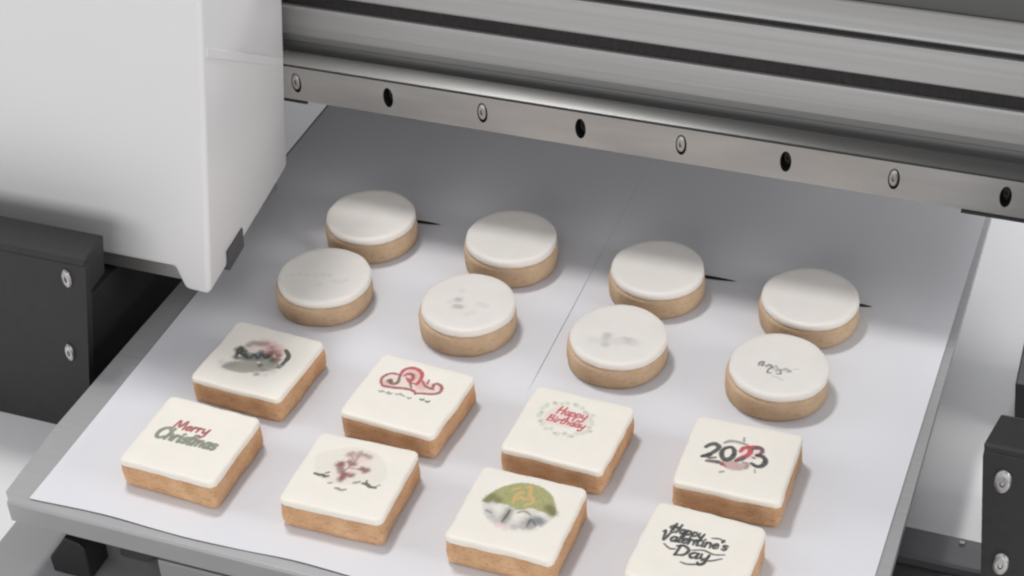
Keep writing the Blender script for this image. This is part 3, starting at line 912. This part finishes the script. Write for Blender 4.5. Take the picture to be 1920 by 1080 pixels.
def print_on(icing, key, top, material):
    """the whole picture on one cookie is one flat print on its icing"""
    cv = Canvas()
    for kind, ink, pts in PRINTS.get(key, []):
        if kind[0] == 'p':
            cv.patch(pts, ink, 0.6 if ink in ('palepink', 'beige') else 0.88)
        elif kind[0] == 'd':
            for q in pts:
                cv.dab(q[0], q[1], float(kind[1:]), ink, 0.8 if key[0] == 'R' else 0.85)
        else:
            cv.stroke(pts, float(kind[1:]), ink)
    for text, x, y, w, unit, weight, ink, rise in TEXTS.get(key, []):
        lettering(cv, text, x, y, w, unit, weight, ink, rise)
    for pts in SWASH.get(key, []):
        cv.stroke(pts, 1.0, 'ink')
    cv.mesh('printed_picture', top + 0.016, material, icing)


def square_cookie(key, x, y, rz, w, d, label):
    seed = 11.7 * (ord(key[1]) - 48)
    c = tag(empty('square_cookie', (x, y - 1.0, 0.45), rz), label, 'cookie', 'square iced cookies in the two front rows')
    rnd = random.Random(seed)
    c.scale = (1, 1, rnd.uniform(0.95, 1.05))
    c.rotation_euler[0] = math.radians(rnd.uniform(-0.25, 0.25))
    o = rounded_rect(w, d, rnd.uniform(2.6, 3.8))
    link('biscuit', stack(o, [(0, 1.0), (0.6, 0.3), (2.2, 0.0), (5, -0.15), (8, -0.1), (11.2, 0.1), (12.6, 0.5), (13.0, 3.0)], seed, 0.75), 'biscuit_square', c, True)
    ic = link('icing', stack(o, [(12.3, 0.5), (12.7, 0.1), (13.6, 0.1), (14.7, 0.2), (15.4, 0.6), (15.64, 1.25), (15.7, 2.6), (15.7, 9.0)], seed, 0.55, 0.8, 0.0), 'icing_square', c, True)
    print_on(ic, key, SQ_TOP, 'printed_square')
    return c


def round_cookie(key, x, y, rz, dx, dy, label):
    seed = 7.3 * (ord(key[1]) - 48)
    c = tag(empty('round_cookie', (x, y, 0.45), rz), label, 'cookie', 'round iced cookies in the two back rows')
    rnd = random.Random(seed)
    c.scale = (rnd.uniform(0.985, 1.01), rnd.uniform(0.985, 1.01), rnd.uniform(0.93, 1.05))
    link('biscuit', stack(circle(25.4), [(0, 0.9), (0.7, 0.25), (2.5, 0.0), (6, -0.1), (9.5, 0.0), (11.0, 0.2), (11.7, 0.7), (11.9, 3.0)], seed, 0.4), 'biscuit_round', c, True)
    ic = link('icing', stack(circle(24.7), [(11.2, 1.9), (12.0, 1.3), (12.5, 0.2), (14.4, 0.05), (15.7, 0.3), (16.35, 0.9), (16.57, 1.9), (16.6, 4.0), (16.6, 11.0)], seed, 0.4, 0.5, 0.0), 'icing_round', c, True)
    ic.location = (dx * MM, dy * MM, 0)
    print_on(ic, key, RD_TOP, 'printed_round')
    return c


SQUARES = [
    ('S5', -0.4, -0.6, -2.0, 51, 48.6, 'square white-iced cookie at the front left printed with Merry Christmas'),
    ('S6', 82.4, -0.4, 0.8, 51, 48.6, 'square cookie printed with pink blossoms in a beige disc, second in the front row'),
    ('S7', 164.2, -0.2, -1.0, 51, 48.6, 'square cookie printed with a green half disc above a grey snowy scene'),
    ('S8', 246.5, 1.2, -2.9, 51, 48.6, 'square cookie with black script lettering, cut off by the bottom edge of the photo'),
    ('S1', 3.2, 63.4, -3.3, 51, 48.6, 'square cookie printed with a dark grey and reddish oval picture, nearest the carriage'),
    ('S2', 85.7, 61.2, -3.9, 51, 48.6, 'square cookie printed with a red swirling cloud outline'),
    ('S3', 167.9, 61.6, -2.4, 51, 48.6, 'square cookie with two lines of red lettering in a pale green wreath'),
    ('S4', 249.6, 64.4, 0.4, 51, 48.6, 'square cookie printed with the year 2023 in black and red'),
]
for s in SQUARES:
    square_cookie(*s)
ROUNDS = [
    ('R5', 5.4, 135.5, 20, 0.7, 0.3, 'round white-iced cookie with a faint crease, just right of the carriage'),
    ('R6', 87.6, 135.3, 75, 0.7, 0.2, 'round cookie with a few faint grey specks, second in the nearer round row'),
    ('R7', 169.1, 134.4, 140, 0.8, 0.2, 'round cookie with a blurred pale grey smear on its icing'),
    ('R8', 251.2, 134.7, 210, 0.9, 0.3, 'round cookie with small dark grey scribbled print, nearest the right edge of the paper'),
    ('R1', 7.5, 193.5, 10, 0.3, 0.2, 'plain round cookie at the far left of the back row, half in gantry shadow'),
    ('R2', 89.4, 196.0, 120, 0.3, 0.2, 'plain round cookie in the gantry shadow, second from the left in the back row'),
    ('R3', 172.8, 193.7, 200, 0.3, 0.2, 'plain round cookie in the gantry shadow, third from the left in the back row'),
    ('R4', 254.5, 193.4, 300, 0.3, 0.2, 'plain round cookie at the far right of the back row, half in gantry shadow'),
]
for r in ROUNDS:
    key, x, y, rz, dx, dy, label = r
    round_cookie(key, x, y, 0, dx, dy, label)
